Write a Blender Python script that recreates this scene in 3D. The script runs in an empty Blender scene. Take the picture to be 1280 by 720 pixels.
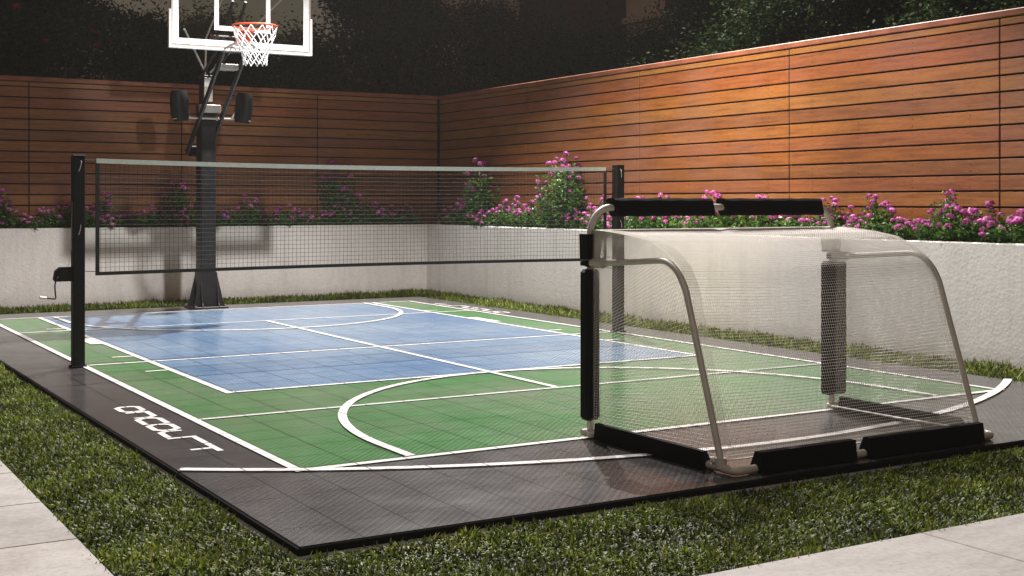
import bpy, math, random
import numpy as np
from mathutils import Vector, Matrix
random.seed(7); RNG = np.random.default_rng(11)
C = bpy.context.scene.collection
SC = bpy.context.scene
W, L = 4.72, 8.42                     # marked court, metres

# ------------------------------------------------------------------ helpers
class MB:
    def __init__(s): s.v = []; s.f = []; s.sm = []
    def add(s, vs, fs, smooth=False):
        b = len(s.v); s.v += [tuple(x) for x in vs]
        s.f += [tuple(b + i for i in q) for q in fs]; s.sm += [smooth] * len(fs)
    def box(s, x0, x1, y0, y1, z0, z1, M=None, ch=0.0):
        if ch > 0:
            c = min(ch, (x1-x0)/2.01, (y1-y0)/2.01, (z1-z0)/2.01)
            vs = []; idx = {}
            X = (x0, x1); Y = (y0, y1); Z = (z0, z1)
            for i in (0, 1):
                for j in (0, 1):
                    for k in (0, 1):
                        sx = 1 if i == 0 else -1; sy = 1 if j == 0 else -1; sz = 1 if k == 0 else -1
                        idx[i, j, k, 0] = len(vs); vs.append((X[i], Y[j]+sy*c, Z[k]+sz*c))
                        idx[i, j, k, 1] = len(vs); vs.append((X[i]+sx*c, Y[j], Z[k]+sz*c))
                        idx[i, j, k, 2] = len(vs); vs.append((X[i]+sx*c, Y[j]+sy*c, Z[k]))
            fs = []
            for i in (0, 1): fs.append([idx[i, 0, 0, 0], idx[i, 1, 0, 0], idx[i, 1, 1, 0], idx[i, 0, 1, 0]])
            for j in (0, 1): fs.append([idx[0, j, 0, 1], idx[1, j, 0, 1], idx[1, j, 1, 1], idx[0, j, 1, 1]])
            for k in (0, 1): fs.append([idx[0, 0, k, 2], idx[1, 0, k, 2], idx[1, 1, k, 2], idx[0, 1, k, 2]])
            for i in (0, 1):
                for j in (0, 1): fs.append([idx[i, j, 0, 0], idx[i, j, 1, 0], idx[i, j, 1, 1], idx[i, j, 0, 1]])
            for i in (0, 1):
                for k in (0, 1): fs.append([idx[i, 0, k, 0], idx[i, 1, k, 0], idx[i, 1, k, 2], idx[i, 0, k, 2]])
            for j in (0, 1):
                for k in (0, 1): fs.append([idx[0, j, k, 1], idx[1, j, k, 1], idx[1, j, k, 2], idx[0, j, k, 2]])
            for i in (0, 1):
                for j in (0, 1):
                    for k in (0, 1): fs.append([idx[i, j, k, 0], idx[i, j, k, 1], idx[i, j, k, 2]])
        else:
            vs = [(x, y, z) for z in (z0, z1) for y in (y0, y1) for x in (x0, x1)]
            fs = [(0, 2, 3, 1), (4, 5, 7, 6), (0, 1, 5, 4), (2, 6, 7, 3), (0, 4, 6, 2), (1, 3, 7, 5)]
        if M is not None: vs = [tuple(M @ Vector(v)) for v in vs]
        s.add(vs, fs); return s
    def prism(s, poly, a, b, axis='x', M=None):
        n = len(poly)
        def mk(p, c):
            return {'x': (c, p[0], p[1]), 'y': (p[0], c, p[1]), 'z': (p[0], p[1], c)}[axis]
        vs = [mk(p, a) for p in poly] + [mk(p, b) for p in poly]
        if M is not None: vs = [tuple(M @ Vector(v)) for v in vs]
        fs = [tuple(range(n)), tuple(range(2*n-1, n-1, -1))] + [(i, (i+1) % n, n+(i+1) % n, n+i) for i in range(n)]
        s.add(vs, fs); return s
    def tube(s, pts, r, n=10, caps=True, smooth=True, closed=False, flat=None):
        pts = [Vector(p) for p in pts]; m = len(pts)
        rs = r if isinstance(r, (list, tuple)) else [r]*m
        up = None; rings = []
        for i, p in enumerate(pts):
            if closed: t = pts[(i+1) % m] - pts[i-1]
            else: t = pts[min(i+1, m-1)] - pts[max(i-1, 0)]
            if t.length < 1e-9: t = Vector((0, 0, 1))
            t.normalize()
            if up is None:
                up = Vector((0, 0, 1)) if abs(t.z) < .9 else Vector((1, 0, 0))
            a = (up - t*up.dot(t))
            if a.length < 1e-6: a = t.orthogonal()
            a.normalize(); b = t.cross(a); up = a
            rings.append([p + (a*math.cos(2*math.pi*k/n)*(flat or 1) + b*math.sin(2*math.pi*k/n))*rs[i] for k in range(n)])
        vs = [v for rg in rings for v in rg]; fs = []
        for i in range(m if closed else m-1):
            j = (i+1) % m
            for k in range(n):
                fs.append((i*n+k, i*n+(k+1) % n, j*n+(k+1) % n, j*n+k))
        s.add(vs, fs, smooth)
        if caps and not closed:
            s.add(rings[0], [tuple(range(n-1, -1, -1))]); s.add(rings[-1], [tuple(range(n))])
        return s
    def sphere(s, c, r, n=8, m=6, sc=(1, 1, 1)):
        vs = []; fs = []
        for i in range(m+1):
            th = math.pi*i/m
            for k in range(n):
                ph = 2*math.pi*k/n
                vs.append((c[0]+r*sc[0]*math.sin(th)*math.cos(ph), c[1]+r*sc[1]*math.sin(th)*math.sin(ph), c[2]+r*sc[2]*math.cos(th)))
        for i in range(m):
            for k in range(n): fs.append((i*n+k, i*n+(k+1) % n, (i+1)*n+(k+1) % n, (i+1)*n+k))
        s.add(vs, fs, True); return s
    def build(s, name, mat, parent=None):
        me = bpy.data.meshes.new(name); me.from_pydata(s.v, [], s.f); me.materials.append(mat)
        me.polygons.foreach_set('use_smooth', s.sm)
        import bmesh
        bm = bmesh.new(); bm.from_mesh(me); bmesh.ops.recalc_face_normals(bm, faces=bm.faces)
        bm.to_mesh(me); bm.free(); me.update()
        o = bpy.data.objects.new(name, me); C.objects.link(o)
        if parent is not None: o.parent = parent
        return o

def np_mesh(name, verts, quads, mat, parent=None, attr=None):
    """many quads at once; attr = one value per face corner's vertex"""
    me = bpy.data.meshes.new(name); nv = len(verts); nf = len(quads)
    me.vertices.add(nv); me.vertices.foreach_set('co', verts.astype(np.float32).ravel())
    me.loops.add(nf*4); me.loops.foreach_set('vertex_index', quads.astype(np.int32).ravel())
    me.polygons.add(nf); me.polygons.foreach_set('loop_start', np.arange(0, nf*4, 4, dtype=np.int32))
    me.polygons.foreach_set('loop_total', np.full(nf, 4, dtype=np.int32))
    if attr is not None:
        at = me.attributes.new('tint', 'FLOAT', 'POINT'); at.data.foreach_set('value', attr.astype(np.float32))
    me.update(calc_edges=True); me.materials.append(mat)
    o = bpy.data.objects.new(name, me); C.objects.link(o)
    if parent is not None: o.parent = parent
    return o

def tag(o, label=None, cat=None, group=None, kind=None):
    if label: o['label'] = label
    if cat: o['category'] = cat
    if group: o['group'] = group
    if kind: o['kind'] = kind
    return o
def thing(name, label, cat, loc=(0, 0, 0), rz=0.0, group=None):
    o = bpy.data.objects.new(name, None); C.objects.link(o); o.location = loc; o.rotation_euler = (0, 0, rz)
    o.empty_display_size = .1
    return tag(o, label, cat, group)
def copy_tree(o, parent=None):
    c = o.copy(); C.objects.link(c); c.parent = parent
    for ch in list(o.children): copy_tree(ch, c)
    return c

# ------------------------------------------------------------------ materials
def newmat(name):
    m = bpy.data.materials.new(name); m.use_nodes = True
    nt = m.node_tree; b = nt.nodes['Principled BSDF']
    return m, nt, b
def nd(nt, t, **kw):
    n = nt.nodes.new(t)
    for k, v in kw.items(): setattr(n, k, v)
    return n
def mth(nt, op, a, b=None, c=None):
    n = nt.nodes.new('ShaderNodeMath'); n.operation = op
    for i, v in enumerate((a, b, c)):
        if v is None: continue
        if isinstance(v, (int, float)): n.inputs[i].default_value = v
        else: nt.links.new(v, n.inputs[i])
    return n.outputs[0]
def ramp(nt, fac, stops):
    r = nt.nodes.new('ShaderNodeValToRGB'); e = r.color_ramp.elements
    while len(e) > 1: e.remove(e[-1])
    e[0].position = stops[0][0]; e[0].color = (*stops[0][1], 1)
    for p, c in stops[1:]:
        q = e.new(p); q.color = (*c, 1)
    nt.links.new(fac, r.inputs[0]); return r.outputs[0]
def noise(nt, scale, detail=4, vec=None, rough=.55):
    n = nt.nodes.new('ShaderNodeTexNoise'); n.inputs['Scale'].default_value = scale
    n.inputs['Detail'].default_value = detail; n.inputs['Roughness'].default_value = rough
    if vec is None:
        tc = nt.nodes.new('ShaderNodeTexCoord'); vec = tc.outputs['Object']
    nt.links.new(vec, n.inputs['Vector']); return n.outputs['Fac']
def mixc(nt, fac, a, b, mode='MIX'):
    n = nt.nodes.new('ShaderNodeMix'); n.data_type = 'RGBA'; n.blend_type = mode
    for sock, v in ((n.inputs[0], fac), (n.inputs[6], a), (n.inputs[7], b)):
        if isinstance(v, tuple): sock.default_value = (*v, 1)
        elif isinstance(v, (int, float)): sock.default_value = v
        else: nt.links.new(v, sock)
    return n.outputs[2]
def bump(nt, b, h, strength=.3, dist=.01):
    n = nt.nodes.new('ShaderNodeBump'); n.inputs['Strength'].default_value = strength
    n.inputs['Distance'].default_value = dist; nt.links.new(h, n.inputs['Height'])
    nt.links.new(n.outputs[0], b.inputs['Normal'])
def simple(name, col, rough=.5, metal=0.0, var=.15, scale=12, bmp=0.0, spec=.5):
    m, nt, b = newmat(name)
    f = noise(nt, scale, 5)
    lo = tuple(c*(1-var) for c in col); hi = tuple(min(1, c*(1+var)) for c in col)
    nt.links.new(ramp(nt, f, [(.3, lo), (.7, hi)]), b.inputs['Base Color'])
    b.inputs['Roughness'].default_value = rough; b.inputs['Metallic'].default_value = metal
    b.inputs['Specular IOR Level'].default_value = spec
    if bmp: bump(nt, b, noise(nt, scale*6, 4), bmp, .004)
    return m

def court_mat(name, col, holes=.8, rough=.20, wear=.12, spec=.75, pale_sheen=None):
    """snap-together sport tile: 24.5 cm tiles, open diamond lattice, seams"""
    m, nt, b = newmat(name)
    tc = nd(nt, 'ShaderNodeTexCoord'); sp = nd(nt, 'ShaderNodeSeparateXYZ'); nt.links.new(tc.outputs['Object'], sp.inputs[0])
    X, Y = sp.outputs[0], sp.outputs[1]
    T = .2455
    def seam(c, off):
        t = mth(nt, 'FRACT', mth(nt, 'DIVIDE', mth(nt, 'ADD', c, off+100*T), T))
        d = mth(nt, 'ABSOLUTE', mth(nt, 'SUBTRACT', t, .5))
        return mth(nt, 'GREATER_THAN', d, .5-.016)
    se = mth(nt, 'MAXIMUM', seam(X, .457), seam(Y, 1.166))
    k = math.pi/.024
    a = mth(nt, 'ABSOLUTE', mth(nt, 'SINE', mth(nt, 'MULTIPLY', mth(nt, 'ADD', X, Y), k)))
    c = mth(nt, 'ABSOLUTE', mth(nt, 'SINE', mth(nt, 'MULTIPLY', mth(nt, 'SUBTRACT', X, Y), k)))
    gro = mth(nt, 'ADD', mth(nt, 'MULTIPLY', mth(nt, 'SINE', mth(nt, 'MULTIPLY', mth(nt, 'SUBTRACT', X, Y), math.pi*2/.041)), .5), .5)
    lat = mth(nt, 'MULTIPLY', a, c)                    # 1 in the middle of an opening
    hole = mth(nt, 'MULTIPLY', mth(nt, 'GREATER_THAN', lat, .45), holes)
    # coarse ribs: every fourth lattice row stands a little lower
    rib = mth(nt, 'MULTIPLY', mth(nt, 'GREATER_THAN', mth(nt, 'SINE', mth(nt, 'MULTIPLY', mth(nt, 'ADD', X, mth(nt, 'MULTIPLY', Y, .55)), math.pi*2/.047)), .25), holes*.35)
    hole = mth(nt, 'MAXIMUM', mth(nt, 'MULTIPLY', hole, .6), mth(nt, 'MULTIPLY', gro, holes*.7))
    n1 = noise(nt, 1.3, 5); n2 = noise(nt, 9, 6)
    # tile to tile shade
    fl = nd(nt, 'ShaderNodeCombineXYZ')
    nt.links.new(mth(nt, 'FLOOR', mth(nt, 'DIVIDE', mth(nt, 'ADD', X, .457), T)), fl.inputs[0])
    nt.links.new(mth(nt, 'FLOOR', mth(nt, 'DIVIDE', mth(nt, 'ADD', Y, 1.166), T)), fl.inputs[1])
    wn = nd(nt, 'ShaderNodeTexWhiteNoise', noise_dimensions='2D'); nt.links.new(fl.outputs[0], wn.inputs['Vector'])
    v = mth(nt, 'ADD', mth(nt, 'MULTIPLY', n1, wear*1.6), mth(nt, 'ADD', mth(nt, 'MULTIPLY', n2, wear), mth(nt, 'MULTIPLY', wn.outputs['Value'], wear*.6)))
    v = mth(nt, 'ADD', v, 1-wear*1.6)
    mp = nd(nt, 'ShaderNodeMapping'); mp.inputs['Rotation'].default_value = (0, 0, .7); mp.inputs['Scale'].default_value = (1, 9, 1); nt.links.new(tc.outputs['Object'], mp.inputs[0])
    scf = ramp_f(nt, noise(nt, 2.6, 7, mp.outputs[0], .75), .60, .72)
    v = mth(nt, 'MULTIPLY', v, mth(nt, 'SUBTRACT', 1, mth(nt, 'MULTIPLY', scf, .16)))
    v = mth(nt, 'MULTIPLY', v, mth(nt, 'SUBTRACT', 1, hole))
    v = mth(nt, 'MULTIPLY', v, mth(nt, 'SUBTRACT', 1, mth(nt, 'MULTIPLY', se, .75)))
    sc = nd(nt, 'ShaderNodeVectorMath', operation='SCALE'); sc.inputs[0].default_value = col; nt.links.new(v, sc.inputs['Scale'])
    colr = sc.outputs[0]
    if pale_sheen:
        sc.inputs[0].default_value = (1, 1, 1); base = mixc(nt, ramp_f(nt, noise(nt, .55, 6, rough=.65), .33, .58), col, pale_sheen)  # paler noise patches: sheen on the tiles painted into their colour
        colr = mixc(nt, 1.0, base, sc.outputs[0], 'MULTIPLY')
    nt.links.new(colr, b.inputs['Base Color'])
    r = mth(nt, 'ADD', mth(nt, 'MULTIPLY', noise(nt, 3, 4), .14), rough-.08)
    nt.links.new(r, b.inputs['Roughness']); b.inputs['Specular IOR Level'].default_value = spec
    h = mth(nt, 'SUBTRACT', 1, mth(nt, 'MAXIMUM', lat, se))
    bump(nt, b, h, .12, .0015)
    return m

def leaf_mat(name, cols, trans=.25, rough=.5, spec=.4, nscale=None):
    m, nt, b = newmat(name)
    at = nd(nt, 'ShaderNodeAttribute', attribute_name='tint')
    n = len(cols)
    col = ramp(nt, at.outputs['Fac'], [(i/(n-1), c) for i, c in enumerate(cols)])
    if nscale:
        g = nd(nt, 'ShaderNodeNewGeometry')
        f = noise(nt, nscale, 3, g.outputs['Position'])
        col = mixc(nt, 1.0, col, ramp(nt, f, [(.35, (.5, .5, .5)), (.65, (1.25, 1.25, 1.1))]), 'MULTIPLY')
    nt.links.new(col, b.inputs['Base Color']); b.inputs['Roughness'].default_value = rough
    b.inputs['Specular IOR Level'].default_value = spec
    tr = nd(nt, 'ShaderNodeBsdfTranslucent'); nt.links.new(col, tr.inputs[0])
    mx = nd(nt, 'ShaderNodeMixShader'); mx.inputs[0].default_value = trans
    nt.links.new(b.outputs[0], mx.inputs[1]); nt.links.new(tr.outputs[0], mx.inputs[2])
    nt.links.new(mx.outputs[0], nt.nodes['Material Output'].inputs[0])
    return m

def wood_mat():
    m, nt, b = newmat('cedar_boards')
    g = nd(nt, 'ShaderNodeNewGeometry'); tc = nd(nt, 'ShaderNodeTexCoord')
    mp = nd(nt, 'ShaderNodeMapping'); mp.inputs['Scale'].default_value = (1, 1, 14)
    off = nd(nt, 'ShaderNodeVectorMath', operation='ADD')
    cx = nd(nt, 'ShaderNodeCombineXYZ')
    for i in range(3): nt.links.new(mth(nt, 'MULTIPLY', g.outputs['Random Per Island'], 37+i*11), cx.inputs[i])
    nt.links.new(tc.outputs['Object'], mp.inputs[0]); nt.links.new(mp.outputs[0], off.inputs[0]); nt.links.new(cx.outputs[0], off.inputs[1])
    f1 = noise(nt, 2.2, 6, off.outputs[0], .6); f2 = noise(nt, 14, 5, off.outputs[0], .7)
    base = ramp(nt, g.outputs['Random Per Island'], [(0, (.205, .066, .018)), (.22, (.31, .118, .024)), (.42, (.18, .066, .027)), (.62, (.35, .150, .030)), (.8, (.24, .090, .034)), (1, (.28, .085, .022))])
    grain = ramp(nt, f1, [(.3, (.62, .55, .52)), (.5, (.95, .92, .9)), (.72, (1.15, 1.15, 1.1))])
    fine = ramp(nt, f2, [(.35, (.72, .7, .68)), (.6, (1.06, 1.06, 1.06))])
    c = mixc(nt, 1.0, base, grain, 'MULTIPLY'); c = mixc(nt, 1.0, c, fine, 'MULTIPLY')
    wz = noise(nt, .9, 3)
    c = mixc(nt, mth(nt, 'MULTIPLY', ramp_f(nt, wz, .45, .7), .35), c, (.24, .12, .10))
    nt.links.new(c, b.inputs['Base Color']); b.inputs['Roughness'].default_value = .5
    bump(nt, b, f2, .25, .003)
    return m
def ramp_f(nt, f, a, b_):
    n = nt.nodes.new('ShaderNodeMapRange'); nt.links.new(f, n.inputs[0])
    n.inputs[1].default_value = a; n.inputs[2].default_value = b_; return n.outputs[0]

def stucco_mat():
    m, nt, b = newmat('stucco')
    f = noise(nt, .8, 6); f2 = noise(nt, 22, 6, rough=.7)
    c = ramp(nt, f, [(.3, (.58, .56, .54)), (.7, (.67, .645, .62))])
    c = mixc(nt, 1.0, c, ramp(nt, f2, [(.3, (.90, .90, .89)), (.55, (1, 1, 1))]), 'MULTIPLY')
    ms = nd(nt, 'ShaderNodeMapping'); ms.inputs['Scale'].default_value = (7, 7, .6); ts = nd(nt, 'ShaderNodeTexCoord'); nt.links.new(ts.outputs['Object'], ms.inputs[0])
    c = mixc(nt, 1.0, c, ramp(nt, noise(nt, 1.1, 6, ms.outputs[0], .7), [(.34, (.90, .89, .875)), (.52, (1, 1, 1))]), 'MULTIPLY')
    # soil splash at the foot of the wall
    tc = nd(nt, 'ShaderNodeTexCoord'); sp = nd(nt, 'ShaderNodeSeparateXYZ'); nt.links.new(tc.outputs['Object'], sp.inputs[0])
    z = mth(nt, 'ADD', sp.outputs[2], mth(nt, 'MULTIPLY', mth(nt, 'SUBTRACT', noise(nt, 5, 5), .5), .18))
    dirt = ramp_f(nt, z, .12, -.02)
    c = mixc(nt, mth(nt, 'MULTIPLY', dirt, .45), c, (.30, .27, .22))
    nt.links.new(c, b.inputs['Base Color']); b.inputs['Roughness'].default_value = .9
    v = nd(nt, 'ShaderNodeTexVoronoi'); v.inputs['Scale'].default_value = 38; nt.links.new(tc.outputs['Object'], v.inputs['Vector'])
    h = mth(nt, 'ADD', mth(nt, 'MULTIPLY', v.outputs['Distance'], .6), f2)
    bump(nt, b, h, .5, .009)
    return m

def paving_mat():
    m, nt, b = newmat('pale_paving')
    tc = nd(nt, 'ShaderNodeTexCoord')
    mp = nd(nt, 'ShaderNodeMapping'); mp.inputs['Scale'].default_value = (1, 2.6, 1); nt.links.new(tc.outputs['Object'], mp.inputs[0])
    f = noise(nt, 2.0, 7, mp.outputs[0], .65); f2 = noise(nt, 45, 5)
    c = ramp(nt, f, [(.3, (.215, .195, .18)), (.5, (.29, .268, .25)), (.7, (.335, .314, .293))])
    c = mixc(nt, 1.0, c, ramp(nt, f2, [(.3, (.84, .84, .83)), (.6, (1.04, 1.04, 1.04))]), 'MULTIPLY')
    g = nd(nt, 'ShaderNodeNewGeometry')
    c = mixc(nt, 1.0, c, ramp(nt, g.outputs['Random Per Island'], [(0, (.88, .88, .88)), (1, (1.06, 1.05, 1.03))]), 'MULTIPLY')
    nt.links.new(c, b.inputs['Base Color']); b.inputs['Roughness'].default_value = .75
    vo = nd(nt, 'ShaderNodeTexVoronoi'); vo.inputs['Scale'].default_value = 55; nt.links.new(tc.outputs['Object'], vo.inputs['Vector'])
    pore = ramp(nt, mth(nt, 'ADD', vo.outputs['Distance'], mth(nt, 'MULTIPLY', f2, .25)), [(.18, (.62, .60, .57)), (.30, (1, 1, 1))])
    st_ = ramp(nt, noise(nt, 1.1, 6, rough=.7), [(.36, (.80, .77, .73)), (.52, (1, 1, 1))])
    c = mixc(nt, 1.0, mixc(nt, 1.0, c, pore, 'MULTIPLY'), st_, 'MULTIPLY'); nt.links.new(c, b.inputs['Base Color'])
    bump(nt, b, f2, .3, .003)
    return m

def fabric_mat(name, col, alpha):
    m, nt, b = newmat(name)
    b.inputs['Base Color'].default_value = (*col, 1); b.inputs['Roughness'].default_value = .8
    f = noise(nt, 60, 3)
    nt.links.new(ramp(nt, f, [(.3, tuple(c*.92 for c in col)), (.7, col)]), b.inputs['Base Color'])
    tr = nd(nt, 'ShaderNodeBsdfTransparent'); tl = nd(nt, 'ShaderNodeBsdfTranslucent'); tl.inputs[0].default_value = (*col, 1)
    a1 = nd(nt, 'ShaderNodeMixShader'); a1.inputs[0].default_value = .45
    nt.links.new(b.outputs[0], a1.inputs[1]); nt.links.new(tl.outputs[0], a1.inputs[2])
    a2 = nd(nt, 'ShaderNodeMixShader'); a2.inputs[0].default_value = alpha
    nt.links.new(tr.outputs[0], a2.inputs[1]); nt.links.new(a1.outputs[0], a2.inputs[2])
    nt.links.new(a2.outputs[0], nt.nodes['Material Output'].inputs[0])
    return m

def glass_mat():
    m, nt, b = newmat('backboard_glass')
    gl = nd(nt, 'ShaderNodeBsdfGlossy'); gl.inputs['Roughness'].default_value = .03
    tr = nd(nt, 'ShaderNodeBsdfTransparent'); tr.inputs[0].default_value = (.90, .93, .91, 1)
    fr = nd(nt, 'ShaderNodeFresnel'); fr.inputs[0].default_value = 1.45
    mx = nd(nt, 'ShaderNodeMixShader'); nt.links.new(fr.outputs[0], mx.inputs[0])
    nt.links.new(tr.outputs[0], mx.inputs[1]); nt.links.new(gl.outputs[0], mx.inputs[2])
    nt.links.new(mx.outputs[0], nt.nodes['Material Output'].inputs[0])
    return m

M_dark = court_mat('dark_tiles', (.060, .055, .055), pale_sheen=(.086, .079, .078))
M_green = court_mat('green_tiles', (.038, .235, .042), pale_sheen=(.14, .235, .12))
M_blue = court_mat('blue_tiles', (.11, .225, .42), pale_sheen=(.24, .34, .46))
M_line = court_mat('white_line_paint', (.78, .75, .73), holes=.16, wear=.05)
M_rim_edge = simple('black_edging', (.010, .0095, .010), .85, spec=.15)
M_concrete = simple('concrete', (.30, .285, .27), .85, var=.2, scale=8, bmp=.4)
M_stucco = stucco_mat(); M_wood = wood_mat(); M_pave = paving_mat()
M_cap = simple('rail_wood', (.26, .085, .04), .55, var=.25, scale=5)
M_back = simple('fence_backing', (.015, .011, .009), .9)
M_screw = simple('screw_steel', (.05, .035, .03), .5, metal=.6)
M_soil = simple('soil', (.035, .026, .018), .95, var=.4, scale=25, bmp=.8)
M_ground = simple('ground_soil', (.03, .033, .018), .95, var=.4, scale=6, bmp=.5)
M_black = simple('black_powder_coat', (.006, .0055, .0055), .55, var=.2, scale=40, bmp=.08, spec=.25)
M_pole = simple('charcoal_steel', (.016, .0155, .016), .45, var=.2, scale=20, bmp=.05, spec=.3)
M_foam = simple('black_foam', (.004, .004, .0042), .85, var=.3, scale=60, bmp=.3, spec=.2)
M_netblk = simple('black_cord', (.012, .014, .014), .8)
M_tape = simple('pale_tape', (.50, .55, .50), .8, var=.08, scale=30)
M_silver = simple('satin_aluminium', (.46, .42, .37), .5, metal=.1, var=.1, scale=15)
M_chrome = simple('galvanised_steel', (.60, .60, .60), .3, metal=.9, var=.08, scale=30)
M_white = simple('white_enamel', (.86, .86, .86), .4, var=.03)
M_cord = simple('white_cord', (.80, .76, .70), .8, var=.06)
M_hoopcord = simple('white_hoop_cord', (.85, .85, .84), .8, var=.05)
M_orange = simple('orange_rim_paint', (.72, .085, .025), .4, var=.08)
M_glass = glass_mat()
M_goalnet = simple('goal_net_cord', (.56, .52, .47), .75, var=.05)
M_sleeve = fabric_mat('sheer_net_sleeve', (.62, .59, .52), .32)
M_speaker = simple('speaker_plastic', (.007, .007, .008), .6, bmp=.1, spec=.2)
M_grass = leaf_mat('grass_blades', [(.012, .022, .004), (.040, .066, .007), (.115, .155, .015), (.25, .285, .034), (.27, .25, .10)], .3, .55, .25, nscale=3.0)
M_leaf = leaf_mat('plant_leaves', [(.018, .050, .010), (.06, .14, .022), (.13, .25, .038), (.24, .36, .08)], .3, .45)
M_petal = leaf_mat('pink_petals', [(.26, .03, .16), (.50, .08, .34), (.68, .18, .50), (.82, .40, .68)], .35, .6)
M_red = leaf_mat('red_petals', [(.28, .03, .02), (.5, .08, .04)], .3, .6)
M_crown = leaf_mat('tree_leaves', [(.018, .021, .013), (.029, .033, .020), (.042, .046, .028), (.060, .062, .041)], .2, .75, .08)
M_bark = simple('bark', (.05, .038, .028), .9, var=.35, scale=18, bmp=.8)
M_hwall = simple('house_render', (.82, .70, .60), .9, var=.1, scale=3, bmp=.2)
M_hdark = simple('house_dark_cladding', (.035, .028, .026), .7, var=.2, scale=6)
M_hglass = simple('dark_window_glass', (.012, .010, .010), .15, var=.1)
M_hframe = simple('maroon_window_frame', (.055, .018, .016), .6)
def brick_mat():
    m, nt, b = newmat('house_brick')
    tc = nd(nt, 'ShaderNodeTexCoord'); mp = nd(nt, 'ShaderNodeMapping'); mp.inputs['Rotation'].default_value = (math.radians(90), 0, math.radians(90))
    nt.links.new(tc.outputs['Object'], mp.inputs[0])
    br = nd(nt, 'ShaderNodeTexBrick'); br.inputs['Scale'].default_value = 4.2
    br.inputs['Color1'].default_value = (.11, .035, .025, 1); br.inputs['Color2'].default_value = (.075, .026, .02, 1); br.inputs['Mortar'].default_value = (.05, .04, .035, 1)
    br.inputs['Mortar Size'].default_value = .03
    nt.links.new(mp.outputs[0], br.inputs[0]); nt.links.new(br.outputs[0], b.inputs['Base Color']); b.inputs['Roughness'].default_value = .9
    return m
M_brick = brick_mat()

# ------------------------------------------------------------------ ground, pad, paving
o = MB().add([(-250, -250, -.065), (250, -250, -.065), (250, 250, -.065), (-250, 250, -.065)], [(0, 1, 2, 3)])
g = MB(); g.add([(-250, -250, -.065), (250, -250, -.065), (250, 250, -.065), (-250, 250, -.065)], [(0, 1, 2, 3)])
tag(g.build('ground', M_ground), kind='structure')

def paving(name, rects, z1=-.018):
    m = MB()
    for (x0, x1, y0, y1) in rects:
        m.box(x0+.0025, x1-.0025, y0+.0025, y1-.0025, -.06, z1, ch=.004)
    return tag(m.build(name, M_pave), kind='structure')
# L-shaped path: west arm slabs 0.65 deep, south arm in long slabs
rw = []; y = .07-.655*4
for k in range(20): rw.append((-2.55, -1.075, y+.655*k, y+.655*(k+1)))
paving('path', rw)
rs = []
xs = [-2.55, -1.3, .15, 1.6, 3.05, 4.5, 5.95, 7.4, 8.9]
for a, b_ in zip(xs[:-1], xs[1:]):
    rs.append((a, b_, -2.85, -2.095)); rs.append((a-.7, b_-.7, -3.6, -2.85))
rs = [(a, b_, c, d) for a, b_, c, d in rs]
paving('path', [r for r in rs if not (r[1] <= -1.07 and r[3] > -2.6)] if False else rs, z1=-.018)

# ------------------------------------------------------------------ court
court = thing('sport_court', 'multi-sport court of snap-together tiles with green ends, blue middle and dark border', 'court')
m = MB(); m.box(-.482, 5.205, -1.192, 9.45, -.06, -.032, ch=.006); m.build('concrete_pad', M_concrete, court)
m = MB(); m.box(-.457, 5.18, -1.166, 9.05, -.031, 0); m.build('tile_border', M_dark, court)
m = MB()                                            # bevelled rubber edging round the tiles
e = .009
for (x0, x1, y0, y1) in ((-.457-e, -.4572, -1.166-e, 9.05+e), (5.1802, 5.18+e, -1.166-e, 9.05+e)):
    m.box(x0, x1, y0, y1, -.0315, -.003, ch=.004)
for (y0, y1) in ((-1.166-e, -1.1662), (9.0502, 9.05+e)): m.box(-.457, 5.18, y0, y1, -.0315, -.003, ch=.004)
m.build('edging', M_rim_edge, court)
def sheet(name, mat, rects, z):
    for (x0, x1, y0, y1) in rects:
        m = MB(); m.add([(x0, y0, z), (x1, y0, z), (x1, y1, z), (x0, y1, z)], [(0, 1, 2, 3)]); m.build(name, mat, court)
XB0, XB1 = .48, W-.48
sheet('green_zone', M_green, [(0, W, 0, L)], .002)
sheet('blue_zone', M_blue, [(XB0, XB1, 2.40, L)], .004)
h = .0225
YA, YB, YC, YD = 1.525, 2.40, 4.21, 6.88
sheet('boundary_line', M_line, [(-h, h, -h, L+h), (W-h, W+h, -h, L+h)], .006)
sheet('boundary_line', M_line, [(h, W-h, -h, h), (h, W-h, L-h, L+h)], .006)
sheet('side_line', M_line, [(XB0-h, XB0+h, YB-h, L-h)], .006); sheet('side_line', M_line, [(XB1-h, XB1+h, YB-h, L-h)], .006)
for yy in (YA, YC, YD): sheet('cross_line', M_line, [(h, W-h, yy-h*.85, yy+h*.85)], .0075)
sheet('cross_line', M_line, [(XB0+h, XB1-h, YB-h*.85, YB+h*.85)], .0075)
sheet('centre_line', M_line, [(W/2-h, W/2+h, YA+h, YD-h)], .009)
tk = []
for yy in (7.12, 4.62, 3.67):
    tk += [(.30, XB0-h, yy-.02, yy+.02), (XB1+h, W-.30, yy-.02, yy+.02)]
sheet('lane_tick', M_line, tk, .006)
sheet('lane_block', M_line, [(XB0-.115, XB0-h, 5.62, 6.15), (XB1+h, XB1+.115, 5.62, 6.15)], .006)
def arc_sheet(name, pts, z, w=.05):
    m = MB(); vs = []
    P_ = [Vector((p[0], p[1], z)) for p in pts]
    for i, p in enumerate(P_):
        t = (P_[min(i+1, len(P_)-1)] - P_[max(i-1, 0)]).normalized(); n = Vector((-t.y, t.x, 0))*w/2
        vs += [p-n, p+n]
    m.add(vs, [(2*i, 2*i+2, 2*i+3, 2*i+1) for i in range(len(P_)-1)])
    return m.build(name, M_line, court)
cx = W/2+.005
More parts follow.
